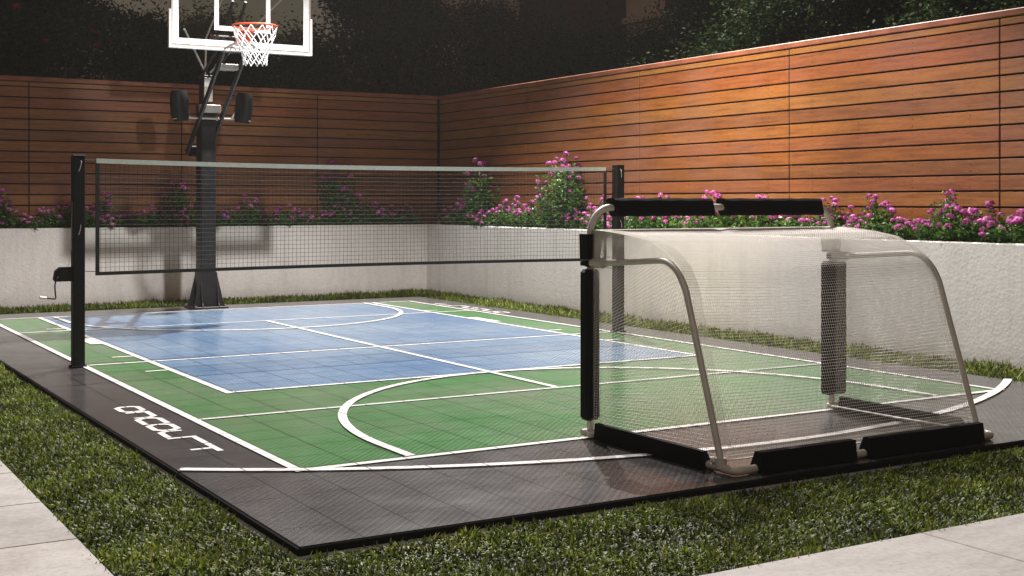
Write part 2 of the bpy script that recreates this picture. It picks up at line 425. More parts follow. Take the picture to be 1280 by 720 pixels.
def circ(cx, cy, rx, ry, a0, a1, n=60): return [(cx+rx*math.cos(math.radians(a0+(a1-a0)*i/n)), cy+ry*math.sin(math.radians(a0+(a1-a0)*i/n))) for i in range(n+1)]
arc_sheet('key_arc', [(cx-1.74, L-h)] + circ(cx, 7.80, 1.74, 1.78, 180, 360) + [(cx+1.74, L-h)], .0105)
arc_sheet('key_arc', [(cx-1.80, h)] + circ(cx, .36, 1.80, 2.02, 180, 0) + [(cx+1.80, h)], .0105)
r3 = 4.93; c3 = 4.34
a3 = math.degrees(math.asin(2.81/r3))
arc_sheet('three_point_arc', [(W/2+r3*math.sin(math.radians(a)), c3-r3*math.cos(math.radians(a))) for a in np.linspace(-a3, a3, 90)], .0085, .055)

# lettering, seven wide stroked letters whose tops face the court
def lettering(org, rd, up, H=.118, wl=.190, gap=.038, st=.033):
    m = MB(); T = wl+gap; z = .0025; r = .03
    def stroke(pts, closed=False):
        pts = [Vector(p) for p in pts]; vs = []; n = len(pts)
        for i, p in enumerate(pts):
            a = pts[i]-pts[i-1] if (i > 0 or closed) else pts[1]-pts[0]
            b_ = pts[(i+1) % n]-pts[i] if (i < n-1 or closed) else a
            a = a.normalized(); b_ = b_.normalized(); t = (a+b_).normalized(); nn = Vector((-t.y, t.x))
            k = st/2/max(.5, abs(nn.dot(Vector((-a.y, a.x)))))
            vs += [p-nn*k, p+nn*k]
        vv = [(org[0]+rd[0]*v.x+up[0]*v.y, org[1]+rd[1]*v.x+up[1]*v.y, z) for v in vs]
        m.add(vv, [(2*i, (2*i+2) % (2*n), (2*i+3) % (2*n), 2*i+1) for i in range(n if closed else n-1)])
    def rr(x0, pts): stroke([(x0+a, b_) for a, b_ in pts])
    q = r
    O = [(q, 0), (wl-q, 0), (wl, q), (wl, H-q), (wl-q, H), (q, H), (0, H-q), (0, q)]
    stroke([(a, b_) for a, b_ in O], True)
    rr(T, [(0, 0), (0, H), (wl-q, H), (wl, H-q), (wl, 0)])
    rr(2*T, [(wl+.02, H), (q, H), (0, H-q), (0, q), (q, 0), (wl+.02, 0)])
    stroke([(3*T+a, b_) for a, b_ in O], True)
    rr(4*T, [(0, H), (0, q), (q, 0), (wl-.01, 0)])
    rr(5*T, [(-.035, 0), (-.02, 0), (-.02, H), (T-.03, H)])
    rr(6*T, [(-.045, H), (wl, H)]); rr(6*T, [(wl/2, 0), (wl/2, H-st/2-.001)])
    return m.build('lettering', M_line, court)
lettering((-.268, 2.19), (0, -1), (1, 0)); lettering((4.96, 6.45), (0, 1), (-1, 0))

# ------------------------------------------------------------------ walls, flower bed, fences
WX, WY, WH = 5.85, 10.17, .89
m = MB(); m.box(-6.5, WX+.16, WY, WY+.16, -.06, WH, ch=.008)
tag(m.build('retaining_wall', M_stucco), 'long white stucco retaining wall behind the basketball hoop', 'wall')
m = MB(); m.box(WX, WX+.16, -6.0, WY-.003, -.06, WH, ch=.008)
tag(m.build('retaining_wall', M_stucco), 'white stucco retaining wall along the side of the court behind the soccer goal', 'wall')
m = MB(); FX, FY = 6.2, 10.47
m.box(-6.5, FX-.001, WY+.161, FY-.001, -.06, WH-.05); m.box(WX+.161, FX-.001, -6.0, WY+.16, -.06, WH-.05)
tag(m.build('flower_bed', M_soil), kind='structure')

def fence(name, label, joints, axis, face, z0=.70):
    """joints: positions of the vertical seams; boards run between them"""
    t = thing(name, label, 'fence', ((joints[0]+joints[-1])/2 if axis == 'x' else face, face if axis == 'x' else (joints[0]+joints[-1])/2, 0))
    loc = t.location
    def bx(m, a0, a1, d0, d1, zz0, zz1, ch=.003):
        if axis == 'x': m.box(a0-loc.x, a1-loc.x, face+d0-loc.y, face+d1-loc.y, zz0, zz1, ch=ch)
        else: m.box(face+d0-loc.x, face+d1-loc.x, a0-loc.y, a1-loc.y, zz0, zz1, ch=ch)
    rows = []; zt = 2.55
    rows.append((2.562, 2.612))
    while zt > z0+.05:
        rows.append((zt-.1275+.014, zt)); zt -= .1275
    for j0, j1 in zip(joints[:-1], joints[1:]):
        m = MB()
        for (a, b_) in rows:
            if axis == 'y' and j1-j0 > 2 and False:      # a butt joint inside some boards
                jj = j0 + (j1-j0)*random.choice((.3, .5, .72)); jt = random.uniform(-.0015, .0015)
                bx(m, j0+.006, jj-.001, jt, .02, a, b_); bx(m, jj+.001, j1-.006, -jt, .02, a, b_)
            else:
                bx(m, j0+.006, j1-.006, random.uniform(-.002, .002), .02, a, b_)
        m.build('board_panel', M_wood, t)
    m = MB(); bx(m, joints[0], joints[-1], .022, .05, z0-.7, 2.61, 0); m.build('backing', M_back, t)
    for j in joints:
        m = MB(); jj = min(max(j, joints[0]+.05), joints[-1]-.05); bx(m, jj-.045, jj+.045, .051, .14, -.06, 2.60, 0); m.build('post', M_back, t)
    m = MB(); bx(m, joints[0], joints[-1], -.014, .15, 2.622, 2.675, .006); m.build('cap_rail', M_cap, t)
    m = MB()
    for j0, j1 in zip(joints[:-1], joints[1:]):
        for fr in ((.25, .5, .75) if j1-j0 < 2 else (.12, .37, .63, .87)):
            c = j0+(j1-j0)*fr
            for (a, b_) in rows[1:]:
                for zz in (a+.028, b_-.028):
                    bx(m, c-.0025, c+.0025, -.0035, .004, zz-.0025, zz+.0025, 0)
    m.build('screws', M_screw, t)
    return t
bj = [6.2-1.817*k for k in range(7)][::-1]
fence('wooden_fence', 'dark horizontal board fence behind the basketball hoop', [b_ - (.022 if i == len(bj)-1 else 0) for i, b_ in enumerate(bj)], 'x', FY)
rj = [10.455-2.323*k for k in range(8)][::-1]
fence('wooden_fence', 'glowing orange horizontal board fence above the side retaining wall', rj, 'y', FX)

# ------------------------------------------------------------------ lawn
def blades(name, zones):
    allv = []; allt = []
    for (x0, x1, y0, y1, dens, ln, wd) in zones:
        n = int((x1-x0)*(y1-y0)*dens)
        px = RNG.uniform(x0, x1, n); py = RNG.uniform(y0, y1, n)
        # clumpy: drop blades where a slow pattern is low
        k = (np.sin(px*7.1+np.sin(py*5.3)*1.7)+np.sin(py*9.7+px*2.1)+np.sin((px+py)*23)*.6+np.sin((px*1.3-py)*31)*.6)/3.2
        keep = RNG.uniform(-1.25, 1, n) < k+.35
        px, py, k = px[keep], py[keep], k[keep]; n = len(px)
        yaw = RNG.uniform(0, 2*np.pi, n); lean = RNG.uniform(.2, 1.45, n)
        l = ln*RNG.uniform(.55, 1.25, n)*(1+.3*k); w = wd*RNG.uniform(.6, 1.3, n)
        dx, dy = np.cos(yaw), np.sin(yaw); sx, sy = -dy, dx
        z0 = np.full(n, -.050)
        def P(fr, wf, curl):
            hh = l*fr*np.cos(lean*curl); rr_ = l*fr*np.sin(lean*curl)
            c = np.stack([px+dx*rr_, py+dy*rr_, z0+hh], 1); s_ = np.stack([sx*w*wf/2, sy*w*wf/2, np.zeros(n)], 1)
            return c-s_, c+s_
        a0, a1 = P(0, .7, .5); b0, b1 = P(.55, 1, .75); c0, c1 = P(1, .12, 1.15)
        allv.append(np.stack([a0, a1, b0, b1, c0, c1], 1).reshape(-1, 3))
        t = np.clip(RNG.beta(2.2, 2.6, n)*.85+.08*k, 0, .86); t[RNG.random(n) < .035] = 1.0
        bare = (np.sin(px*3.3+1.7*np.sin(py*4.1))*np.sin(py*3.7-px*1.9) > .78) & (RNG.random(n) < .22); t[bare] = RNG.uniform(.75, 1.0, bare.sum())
        t6 = np.stack([t*.35, t*.35, t, t, np.clip(t+.05, 0, 1), np.clip(t+.05, 0, 1)], 1); allt.append(t6.reshape(-1))  # blade feet tinted darker, painting the shade of the gaps into the colour
    v = np.concatenate(allv); t = np.concatenate(allt); n = len(v)//6; b = np.arange(n)[:, None]*6
    q = np.concatenate([b+np.array([[0, 1, 3, 2]]), b+np.array([[2, 3, 5, 4]])], 0)
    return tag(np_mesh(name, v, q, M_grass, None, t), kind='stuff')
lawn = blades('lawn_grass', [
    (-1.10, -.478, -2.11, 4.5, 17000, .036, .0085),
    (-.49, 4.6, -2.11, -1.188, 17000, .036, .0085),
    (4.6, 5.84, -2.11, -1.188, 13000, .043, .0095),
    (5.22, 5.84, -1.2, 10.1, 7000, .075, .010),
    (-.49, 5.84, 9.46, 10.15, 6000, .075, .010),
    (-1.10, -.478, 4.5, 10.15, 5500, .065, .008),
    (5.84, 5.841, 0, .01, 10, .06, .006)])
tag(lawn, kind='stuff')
m = MB(); m.add([(-1.12, -2.13, -.060), (5.849, -2.13, -.060), (5.849, -1.2, -.060), (-1.12, -1.2, -.060)], [(0, 1, 2, 3)])

# ------------------------------------------------------------------ net posts and net
YN = 4.2
def net_post(x, label, crank):
    t = thing('net_post', label, 'net post', (x, YN, .0005), 0)
    m = MB(); s_ = .0415; m.box(-s_, s_, -s_, s_, 0, 1.528, ch=.004); m.build('post', M_black, t)
    m = MB(); m.box(-s_-.002, s_+.002, -s_-.002, s_+.002, 1.529, 1.537, ch=.003); m.build('cap', M_black, t)
    m = MB(); m.box(-.055, .055, -.055, .055, 0, .014, ch=.003); m.build('floor_collar', M_rim_edge, t)
    sg = 1 if crank else -1
    m = MB(); m.tube([(sg*.01, -s_-.004, 1.495), (sg*.012, -s_-.02, 1.49), (sg*.003, -s_-.016, 1.44), (-sg*.004, -s_-.004, 1.42)], .0035, 6); m.build('hook', M_chrome, t); m = MB()
    m.tube([(sg*.01, -s_-.004, 1.03), (sg*.004, -s_-.018, 1.0), (-sg*.005, -s_-.004, .96)], .0035, 6)
    m.build('hook', M_chrome, t)
    if crank:
        m = MB()
        prof = [(-s_-.002, .625), (-s_-.12, .625), (-s_-.128, .64), (-s_-.118, .70), (-s_-.085, .727), (-s_-.002, .727)]
        m.prism(prof, -.035, .035, 'y'); win = m.build('winch', M_black, t)
        m = MB(); m.tube([(-s_-.06, .035, .672), (-s_-.06, .052, .672)], .03, 14); m.build('winch_drum', M_black, win)
        m = MB(); m.tube([(-s_-.11, -.036, .66), (-s_-.11, -.066, .66), (-s_-.122, -.072, .65), (-s_-.135, -.075, .60), (-s_-.128, -.078, .512), (-s_-.135, -.085, .505), (-s_-.205, -.088, .515)], .0055, 7)
        m.build('crank_handle', M_black, win)
        m = MB(); m.tube([(-s_-.195, -.088, .514), (-s_-.24, -.09, .521)], .011, 10); m.build('knob', M_white, win)
        m = MB(); m.tube([(-s_-.03, -.02, .73), (-s_-.012, -.03, .86), (-s_-.004, -.02, 1.2)], .002, 5); m.build('cable', M_chrome, win)
    return t
net_post(-.045, 'black square net post with a crank winch, standing beside the lawn edge', True)
net_post(4.765, 'black net post without a crank, standing on the far side behind the soccer goal', False)

net = thing('court_net', 'black mesh net with pale top tape stretched between the two black posts', 'net', (2.35, YN, .7))
nx0, nx1 = .085, 4.625
def ztop(x): s_ = (x-nx0)/(nx1-nx0); return 1.515-.022*4*s_*(1-s_)
def zbot(x): s_ = (x-nx0)/(nx1-nx0); return .672+.012*math.sin(s_*math.pi*1.0)
def ly(x, f): return .012*math.sin(x*2.3+1)*math.sin(f*math.pi)
def rel(p): return (p[0]-2.35, p[1]-YN, p[2]-.7)
m = MB(); N = 30
def tape(m, f_z0, f_z1, th=.004):
    vs = []
    for i in range(N+1):
        x = nx0+(nx1-nx0)*i/N
        for (yy, zz) in ((-th, f_z0(x)), (th, f_z0(x)), (th, f_z1(x)), (-th, f_z1(x))): vs.append(rel((x, YN+yy, zz)))
    fs = []
    for i in range(N):
        for k in range(4): fs.append((4*i+k, 4*i+(k+1) % 4, 4*i+4+(k+1) % 4, 4*i+4+k))
    fs += [(0, 1, 2, 3), (4*N+3, 4*N+2, 4*N+1, 4*N)]
    m.add(vs, fs)
tape(m, lambda x: ztop(x)-.034, ztop); m.build('top_tape', M_tape, net)
m = MB(); tape(m, lambda x: zbot(x)-.012, lambda x: zbot(x)+.014); m.build('bottom_tape', M_netblk, net)
for (a, b_) in ((nx0-.006, nx0+.022), (nx1-.02, nx1+.006)):
    m = MB(); m.box(a-2.35, b_-2.35, -.0055, .0055, zbot(a)-.012-.7, ztop(a)-.036-.7); m.build('side_tape', M_netblk, net)
m = MB(); sp_ = .0335; r_ = .0013
nv = int((nx1-nx0)/sp_)
for i in range(1, nv):
    x = nx0+(nx1-nx0)*i/nv; za, zb = zbot(x)+.012, ztop(x)-.032; jit = random.uniform(-.002, .002)
    m.tube([rel((x+jit*f*(1-f)*4, YN+ly(x, f), za+(zb-za)*f)) for f in (0, .25, .5, .75, 1)], r_, 4, caps=False)
nh = 23
for j in range(1, nh):
    f = j/nh
    m.tube([rel((nx0+(nx1-nx0)*i/36, YN+ly(nx0+(nx1-nx0)*i/36, f), (zbot(nx0+(nx1-nx0)*i/36)+.012)*(1-f)+(ztop(nx0+(nx1-nx0)*i/36)-.032)*f)) for i in range(37)], r_, 4, caps=False)
m.build('mesh', M_netblk, net)
m = MB()
for sgn, xa, xp in ((-1, nx0, .0), (1, nx1, 4.72)):
    for zz in (1.50, .69): m.tube([rel((xa, YN, zz)), rel((xp, YN, zz+.003))], .003, 5)
m.tube([rel((nx1-.002, YN-.01, .68)), rel((nx1+.004, YN-.012, .60)), rel((nx1+.07, YN-.03, .585))], .003, 5)
m.build('lashing_cord', M_netblk, net)

# ------------------------------------------------------------------ soccer goal
GX0, GX1, GY0, GY1 = 1.592, 3.285, .035, -1.005
goal = thing('soccer_goal', 'small white-netted soccer goal with black foam padding on the near edge of the court', 'goal', (2.44, -.45, .0))
def gr(p): return (p[0]-2.44, p[1]+.45, p[2])
R = .0175
def gt(m, pts, r=R, n=14, **k): return m.tube([gr(p) for p in pts], r, n, **k)
ZT = 1.17
for gx, sg in ((GX0, 1), (GX1, -1)):
    m = MB()
    gt(m, [(gx, GY0, .03), (gx, GY0, 1.03)] + [(gx+sg*.125*(1-math.cos(a)), GY0, 1.03+.14*math.sin(a)) for a in np.linspace(.15, math.pi/2, 10)])
    post = m.build('post', M_silver, goal)
    m = MB()
    a_, b_ = (gx-.047, gx+.043) if sg > 0 else (gx-.062, gx+.098)
    m.box(a_-2.44, b_-2.44, GY0-.036+.45, GY0+.036+.45, .085, .855, ch=.016); m.build('foam_pad', M_foam, post)
    m = MB(); a_, b_ = (gx-.045, gx+.058) if sg > 0 else (gx-.06, gx+.05)
    m.prism([(gx-2.44-.042, .907), (gx-2.44+.036, .907), (b_-2.44, 1.035), (a_-2.44, 1.035)], GY0-.034+.45, GY0+.034+.45, 'y'); m.build('foam_cuff', M_foam if sg > 0 else M_silver, post)
    m = MB(); gt(m, [(gx, GY0, .868), (gx, GY0, .90)], .029, 16); gt(m, [(gx-sg*.055, GY0, .885), (gx, GY0, .885)], .012, 10)
    m.build('clamp', M_black, post)
    m = MB(); gt(m, [(gx, GY0-.02, .888), (gx, GY0-.12, .888)], .0245, 14); m.build('sleeve', M_silver, post)
    m = MB(); gt(m, [(gx, GY0+.006, .024), (gx-sg*.045, GY0+.012, .024)], .016, 12); gt(m, [(gx, GY0, .004), (gx, GY0, .03)], .03, 14)
    m.build('foot', M_silver, post)
    # side bar: level, then bends down to the back foot
    xb = gx + (-.03 if sg > 0 else -.03)*0
    pts = [(gx, GY0-.10, .888), (gx, -.535, .922)]
    for a in np.linspace(0, 1, 9)[1:]:
        # quadratic bend
        p0 = Vector((gx, -.535, .922)); p1 = Vector((gx, -.675, .932)); p2 = Vector((gx, -.745, .775))
        q = p0*(1-a)**2+p1*2*a*(1-a)+p2*a*a; pts.append(tuple(q))
    pts += [(gx, -.86, .43), (gx, -.99, .035)]
    m = MB(); gt(m, pts, .0155, 12); m.build('side_bar', M_silver, goal)
    m = MB(); gt(m, [(gx, GY0-.02, .022), (gx, GY1, .022)], .0185, 12); bs = m.build('base_side_bar', M_silver, goal)
    m = MB(); prof = [(-.046, .004), (.04, .004), (-.012, .084), (-.038, .084)]
    y0_, y1_ = -.03, -.90
    m.prism([(gx-2.44+a, b_) for a, b_ in prof], y0_+.45-.03, y1_+.45, 'y'); m.build('foam_pad', M_foam, bs)
    m = MB(); gt(m, [(gx, GY1+.01, .022), (gx, GY1-.05, .022), (gx+sg*.012, GY1-.068, .022), (gx+sg*.09, GY1-.07, .022)], .020, 12)
    gt(m, [(gx, -.985, .02), (gx, -.985, .065)], .026, 12); m.sphere(gr((gx-sg*.01, -.95, .05)), .018)
    m.build('corner_elbow', M_silver, goal)
m = MB(); gt(m, [(GX0+.12, GY0, ZT), (GX1-.12, GY0, ZT)]); cb = m.build('crossbar', M_silver, goal)
for (a, b_) in ((GX0+.128, GX0+.775), (GX0+.862, GX1-.115)):
    m = MB(); A = a-2.44; B = b_-2.44; n_ = 12; vs = []
    for i in range(n_+1):
        x_ = A+(B-A)*i/n_
        for (yy_, zz_, sh_) in ((-.030, -.046, 1), (.030, -.046, 1), (.040, -.03, .8), (.040, .036, 0), (.026, .048, 0), (-.026, .048, 0), (-.040, .036, 0), (-.040, -.03, .8)):
            t_ = (1-2*i/n_); wob = .0016*math.sin(i*2.3+zz_*60)
            vs.append((x_+sh_*.022*(1 if i < n_/2 else (1 if a < 2 else 1))*abs(t_)**3, GY0+.45+yy_+wob, ZT+zz_+wob))
    fs = [(8*i+k, 8*i+(k+1) % 8, 8*i+8+(k+1) % 8, 8*i+8+k) for i in range(n_) for k in range(8)] + [tuple(range(8)), tuple(range(8*n_+7, 8*n_-1, -1))]
    m.add(vs, fs); m.build('foam_pad', M_foam, cb)
m = MB(); gt(m, [(GX0+.08, GY1-.07, .022), (GX1-.08, GY1-.07, .022)], .019, 12); bb = m.build('base_back_bar', M_silver, goal)
for (a, b_) in ((GX0+.12, GX0+.70), (GX0+.79, GX1-.11)):
    m = MB(); prof = [(-.048, .004), (.048, .004), (.004, .098), (-.036, .098)]
    m.prism([(GY1-.07+.45+p, z) for p, z in prof], a-2.44, b_-2.44, 'x'); m.build('foam_pad', M_foam, bb)
# net panels
def patch(m, S, nu, nv, su, sv, r=.00105):
    """strands along u and v of surface S(u,v)"""
    for i in range(nu+1):
        u = i/nu; m.tube([gr(S(u, k/sv)) for k in range(sv+1)], r, 3, caps=False)
    for j in range(nv+1):
        v = j/nv; m.tube([gr(S(k/su, v)) for k in range(su+1)], r, 3, caps=False)
# profile of the cover from crossbar back and down
prof = [(GY0-.01, 1.055), (-.14, 1.048), (-.30, 1.034), (-.46, 1.01), (-.58, .965), (-.68, .895), (-.745, .80), (-.80, .60), (-.86, .42), (-.92, .23), (-.985, .055)]
pl = [0]
for a, b_ in zip(prof[:-1], prof[1:]): pl.append(pl[-1]+math.hypot(a[0]-b_[0], a[1]-b_[1]))
def pr(v):
    d = v*pl[-1]
    for k in range(len(pl)-1):
        if d <= pl[k+1]+1e-9:
            f = (d-pl[k])/(pl[k+1]-pl[k]); return (prof[k][0]*(1-f)+prof[k+1][0]*f, prof[k][1]*(1-f)+prof[k+1][1]*f)
    return prof[-1]
def Sback(u, v):
    y, z = pr(v); s_ = math.sin(u*math.pi)*math.sin(v*math.pi)
    x0 = GX0+.0+.0*v; x1 = GX1
    return (x0+(x1-x0)*u, y+.02*s_, z-.018*s_+.004*math.sin(u*9+v*4)*s_)
m = MB(); patch(m, Sback, 118, 112, 24, 40); m.build('back_net', M_goalnet, goal)
for gx in (GX0, GX1):
    def Sside(u, v, gx=gx):        # u from front post to the back profile, v from top to ground
        yb, zb = pr(.36+.64*v) if False else pr(v); zf = 1.05*(1-v)+.04*v
        return (gx+.006*math.sin(u*math.pi)*math.sin(v*math.pi), GY0*(1-u)+yb*u, zf*(1-u)+zb*u)
    m = MB(); patch(m, Sside, 70, 78, 10, 24, .00105); m.build('side_net', M_goalnet, goal)
# sheer sleeve bands of the net that wrap the bars
def band(pts, wvec, name='net_sleeve'):
    m = MB(); vs = []
    for p, w_ in zip(pts, wvec):
        vs += [gr(p), gr((p[0]+w_[0], p[1]+w_[1], p[2]+w_[2]))]
    m.add(vs, [(2*i, 2*i+2, 2*i+3, 2*i+1) for i in range(len(pts)-1)], True); return m.build(name, M_sleeve, goal)
vv = np.linspace(.05, .97, 26)
band([(GX0+.012, pr(v)[0], pr(v)[1]+.006) for v in vv], [(.065, 0, 0)]*len(vv))
band([(GX1-.012, pr(v)[0], pr(v)[1]+.006) for v in vv], [(-.05, 0, 0)]*len(vv))
uu = np.linspace(.02, .98, 20)
band([(GX0+.01+(GX1-GX0-.02)*u, GY0-.012, 1.058) for u in uu], [(0, -.006, -.035) for u in uu])
band([(GX0+.02+(GX1-GX0-.04)*u, pr(.955)[0]-.004, pr(.955)[1]) for u in uu], [(0, -.02, -.06)]*len(uu))
for gx in (GX0, GX1):
    zz = np.linspace(1.05, .05, 16); band([(gx-.008, GY0-.02, z) for z in zz], [(0, -.035, 0)]*16)
m = MB(); gt(m, [(GX0+.03, GY1+.02, .05), (2.4, GY1+.03, .045), (GX1-.03, GY1+.02, .05)], .004, 6)
gt(m, [(GX1-.06, GY0-.06, .03), (GX1-.07, -.5, .035), (GX1-.05, -.95, .04)], .005, 6)
gt(m, [(GX0+.06, GY0-.06, .03), (GX0+.07, -.5, .035), (GX0+.05, -.95, .04)], .005, 6)
m.build('net_rope', M_cord, goal)

# ------------------------------------------------------------------ basketball hoop
HX, HY = 2.37, 8.86
hoop = thing('basketball_hoop', 'tall basketball hoop with clear backboard and dark steel pole at the far end', 'basketball hoop', (HX, HY, .0005))
def hr(p): return (p[0]-HX, p[1]-HY, p[2])
m = MB(); pw, pd = .085, .10
m.box(-pw, pw, -pd, pd, .02, 2.30, ch=.008); pole = m.build('pole', M_pole, hoop)
m = MB(); m.box(-.06, .06, -.075, .075, 2.301, 2.63, ch=.006); m.build('upper_pole', M_pole, pole)
m = MB(); m.box(-.045, .05, -.083, -.0765, 2.33, 2.60, ch=.002); m.build('height_plate', M_silver, pole)
m = MB(); m.box(-.045, .05, -.0855, -.0835, 2.50, 2.59); m.build('height_label', M_white, pole)
m = MB()                                                    # flared foot: gusset plates in both directions
base = [(-.19, .018), (.19, .018), (.165, .06), (.10, .34), (pw+.004, .40), (-pw-.004, .40), (-.10, .34), (-.165, .06)]
m.prism([(a, b_) for a, b_ in base], -pd-.014, -pd-.002, 'y'); m.prism([(a, b_) for a, b_ in base], pd+.002, pd+.014, 'y')
b2 = [(a*1.05, b_) for a, b_ in base]
m.prism(b2, -pw-.014, -pw-.002, 'x'); m.prism(b2, pw+.002, pw+.014, 'x')
m.box(-.20, .20, -.20, .20, 0, .017, ch=.004); m.build('base_plate', M_pole, hoop)
for sx in (-.17, .17):
    for sy in (-.17, .17): MB().tube([(sx, sy, .017), (sx, sy, .035)], .014, 6).build('anchor_bolt', M_chrome, hoop)
BY = 7.62
for sx in (-.125, .125):                                     # lift arms, one each side of the pole
    m = MB(); a = Vector((sx, 9.17-HY, 1.76)); b_ = Vector((sx, 7.86-HY, 2.80)); d = (b_-a); Ln = d.length
    ang = math.atan2(d.z, d.y)
    Mx = Matrix.Translation(a) @ Matrix.Rotation(ang, 4, 'X')
    m.box(-.016, .016, 0, Ln, -.034, .034, Mx, ch=.006); m.build('lift_arm', M_pole, hoop)
m = MB(); m.box(-.10, .10, 9.10-HY, 9.20-HY, 1.72, 1.84, ch=.01); m.tube([(-.15, 9.15-HY, 1.79), (.15, 9.15-HY, 1.79)], .014, 10); m.build('actuator_block', M_black, hoop)
m = MB()                                                     # upper link arms
for sx in (-.07, .07): m.tube([(sx, HY-.03-HY, 2.60), (sx, 8.1-HY, 2.93), (sx, 7.72-HY, 3.32)], .016, 8)
m.build('upper_link', M_pole, hoop)
m = MB(); m.box(-.11, .11, 8.05-HY, 8.20-HY, 2.625, 2.69, ch=.008); m.build('arm_bracket', M_silver, hoop)
m = MB(); m.box(-.16, .16, 7.66-HY, 7.84-HY, 2.78, 2.90, ch=.01); m.box(-.30, .06, BY+.03-HY, 7.70-HY, 2.905, 2.94, ch=.01); m.build('board_mount', M_pole, hoop)
m = MB()
m.tube([(-.03, -.05, 2.62), (-.03, -.10, 3.05), (-.10, 7.72-HY, 3.55)], .011, 8)
m.tube([(-.03, -.06, 2.66), (-.60, BY+.06-HY, 2.98)], .011, 8); m.tube([(.03, -.06, 2.66), (.62, BY+.06-HY, 3.55)], .011, 8)
m.build('brace_rod', M_silver, hoop)
m = MB(); m.tube([(-.36, -.155, 2.135), (.36, -.155, 2.135)], .012, 10); m.box(-.12, .12, -.17, -.105, 2.20, 2.29, ch=.006); axle = m.build('cross_rod', M_silver, hoop)
m = MB(); m.box(-.095, .095, -.135, -.103, 2.05, 2.12, ch=.005); m.box(-.09, .09, -.125, -.1025, 2.18, 2.285, ch=.004); m.build('rod_clamp', M_black, hoop)
# two curved speakers on the rod
def speaker(x, rz):
    Mx = Matrix.Translation((x, -.18, 2.265)) @ Matrix.Rotation(rz, 4, 'Z') @ Matrix.Rotation(math.radians(6), 4, 'X')
    m = MB(); prof = []
    n = 9; H2 = .17
    vs = []; K = 14
    for i in range(n):
        zz = -H2+2*H2*i/(n-1); bul = 1-.22*(abs(zz)/H2)**3
        for k in range(K):
            a = 2*math.pi*k/K; ca, sa = math.cos(a), math.sin(a)
            e = 3.2; rx = .088*bul; ry = (.11 if sa < 0 else .075)*bul
            X_ = math.copysign(abs(ca)**(2/e), ca)*rx; Y_ = math.copysign(abs(sa)**(2/e), sa)*ry
            vs.append(tuple(Mx @ Vector((X_, Y_, zz))))
    fs = [(i*K+k, i*K+(k+1) % K, (i+1)*K+(k+1) % K, (i+1)*K+k) for i in range(n-1) for k in range(K)]
    m.add(vs, fs, True); m.add(vs[:K], [tuple(range(K))]); m.add(vs[-K:], [tuple(range(K))])
    s_ = m.build('speaker', M_speaker, hoop)
    m = MB()
    for i in range(6):
        x_ = -.055+.022*i; m.tube([tuple(Mx @ Vector((x_, -.104+abs(x_)*.22, -.12))), tuple(Mx @ Vector((x_, -.112+abs(x_)*.22, 0))), tuple(Mx @ Vector((x_, -.104+abs(x_)*.22, .12)))], .004, 5)
    m.build('grille', M_speaker, s_)
    m = MB(); m.box(-.025, .025, -.106, -.100, -.145, -.137, Mx); m.build('badge', M_silver, s_)
    return s_
speaker(-.345, math.radians(-62)); speaker(.365, math.radians(48))
m = MB(); m.tube([(.30, -.16, 2.16), (.34, -.19, 2.30), (.36, -.20, 2.34)], .012, 8); m.tube([(.25, -.16, 2.14), (.31, -.18, 2.26)], .016, 8); m.build('speaker_bracket', M_chrome, hoop)
# backboard
bw, zb, zt = .745, 2.80, 3.87
bd = MB(); bd.box(-bw, bw, BY-HY-.005, BY-HY+.005, zb+.012, zt-.012); board = bd.build('backboard', M_glass, hoop)
def frame(m, x0, x1, z0, z1, w_, ya, yb):
    m.box(x0, x1, ya, yb, z0, z0+w_); m.box(x0, x1, ya, yb, z1-w_, z1); m.box(x0, x0+w_, ya, yb, z0+w_, z1-w_); m.box(x1-w_, x1, ya, yb, z0+w_, z1-w_)
m = MB(); frame(m, -bw+.004, bw-.004, zb+.018, zt-.018, .062, BY-HY-.0085, BY-HY-.0055); m.build('board_border', M_white, board)
m = MB(); frame(m, -.305, .305, 2.985, 3.45, .048, BY-HY-.0085, BY-HY-.0055); m.build('target_square', M_white, board)
m = MB(); frame(m, -bw-.012, bw+.012, zb-.002, zt+.002, .013, BY-HY-.014, BY-HY+.03); m.build('board_frame', M_silver, board)
m = MB(); m.box(-bw-.018, bw+.018, BY-HY-.018, BY-HY+.035, zb-.026, zb-.003, ch=.006)
for sx in (-1, 1): m.box(min(sx*(bw+.0125), sx*(bw+.034)), max(sx*(bw+.0125), sx*(bw+.034)), BY-HY-.018, BY-HY+.035, zb-.026, 3.17, ch=.006)
m.build('edge_padding', M_white, board)
# rim and net
rc = (0, 7.235-HY, 3.0); rr_ = .225
m = MB(); m.tube([(rc[0]+rr_*math.cos(a), rc[1]+rr_*math.sin(a), rc[2]) for a in np.linspace(0, 2*math.pi, 40, endpoint=False)], .010, 8, closed=True)
for sx in (-.09, .09): m.tube([(sx, rc[1]+rr_-.02, rc[2]-.004), (sx*.8, BY-HY-.05, rc[2]-.03)], .009, 8)
m.box(-.085, .085, BY-HY-.055, BY-HY-.012, 2.865, 3.005, ch=.008); m.box(-.075, .075, BY-HY-.13, BY-HY-.055, 2.955, 2.995, ch=.006)
rim = m.build('rim', M_orange, hoop)
m = MB()
nn = 12; rings = [(.225, -.012), (.205, -.09), (.175, -.17), (.148, -.235), (.130, -.29), (.122, -.345), (.120, -.395)]
def rp(k, j):
    r0, dz = rings[k]; a = 2*math.pi*(j+.5*(k % 2))/nn; return (rc[0]+r0*math.cos(a), rc[1]+r0*math.sin(a), rc[2]+dz)
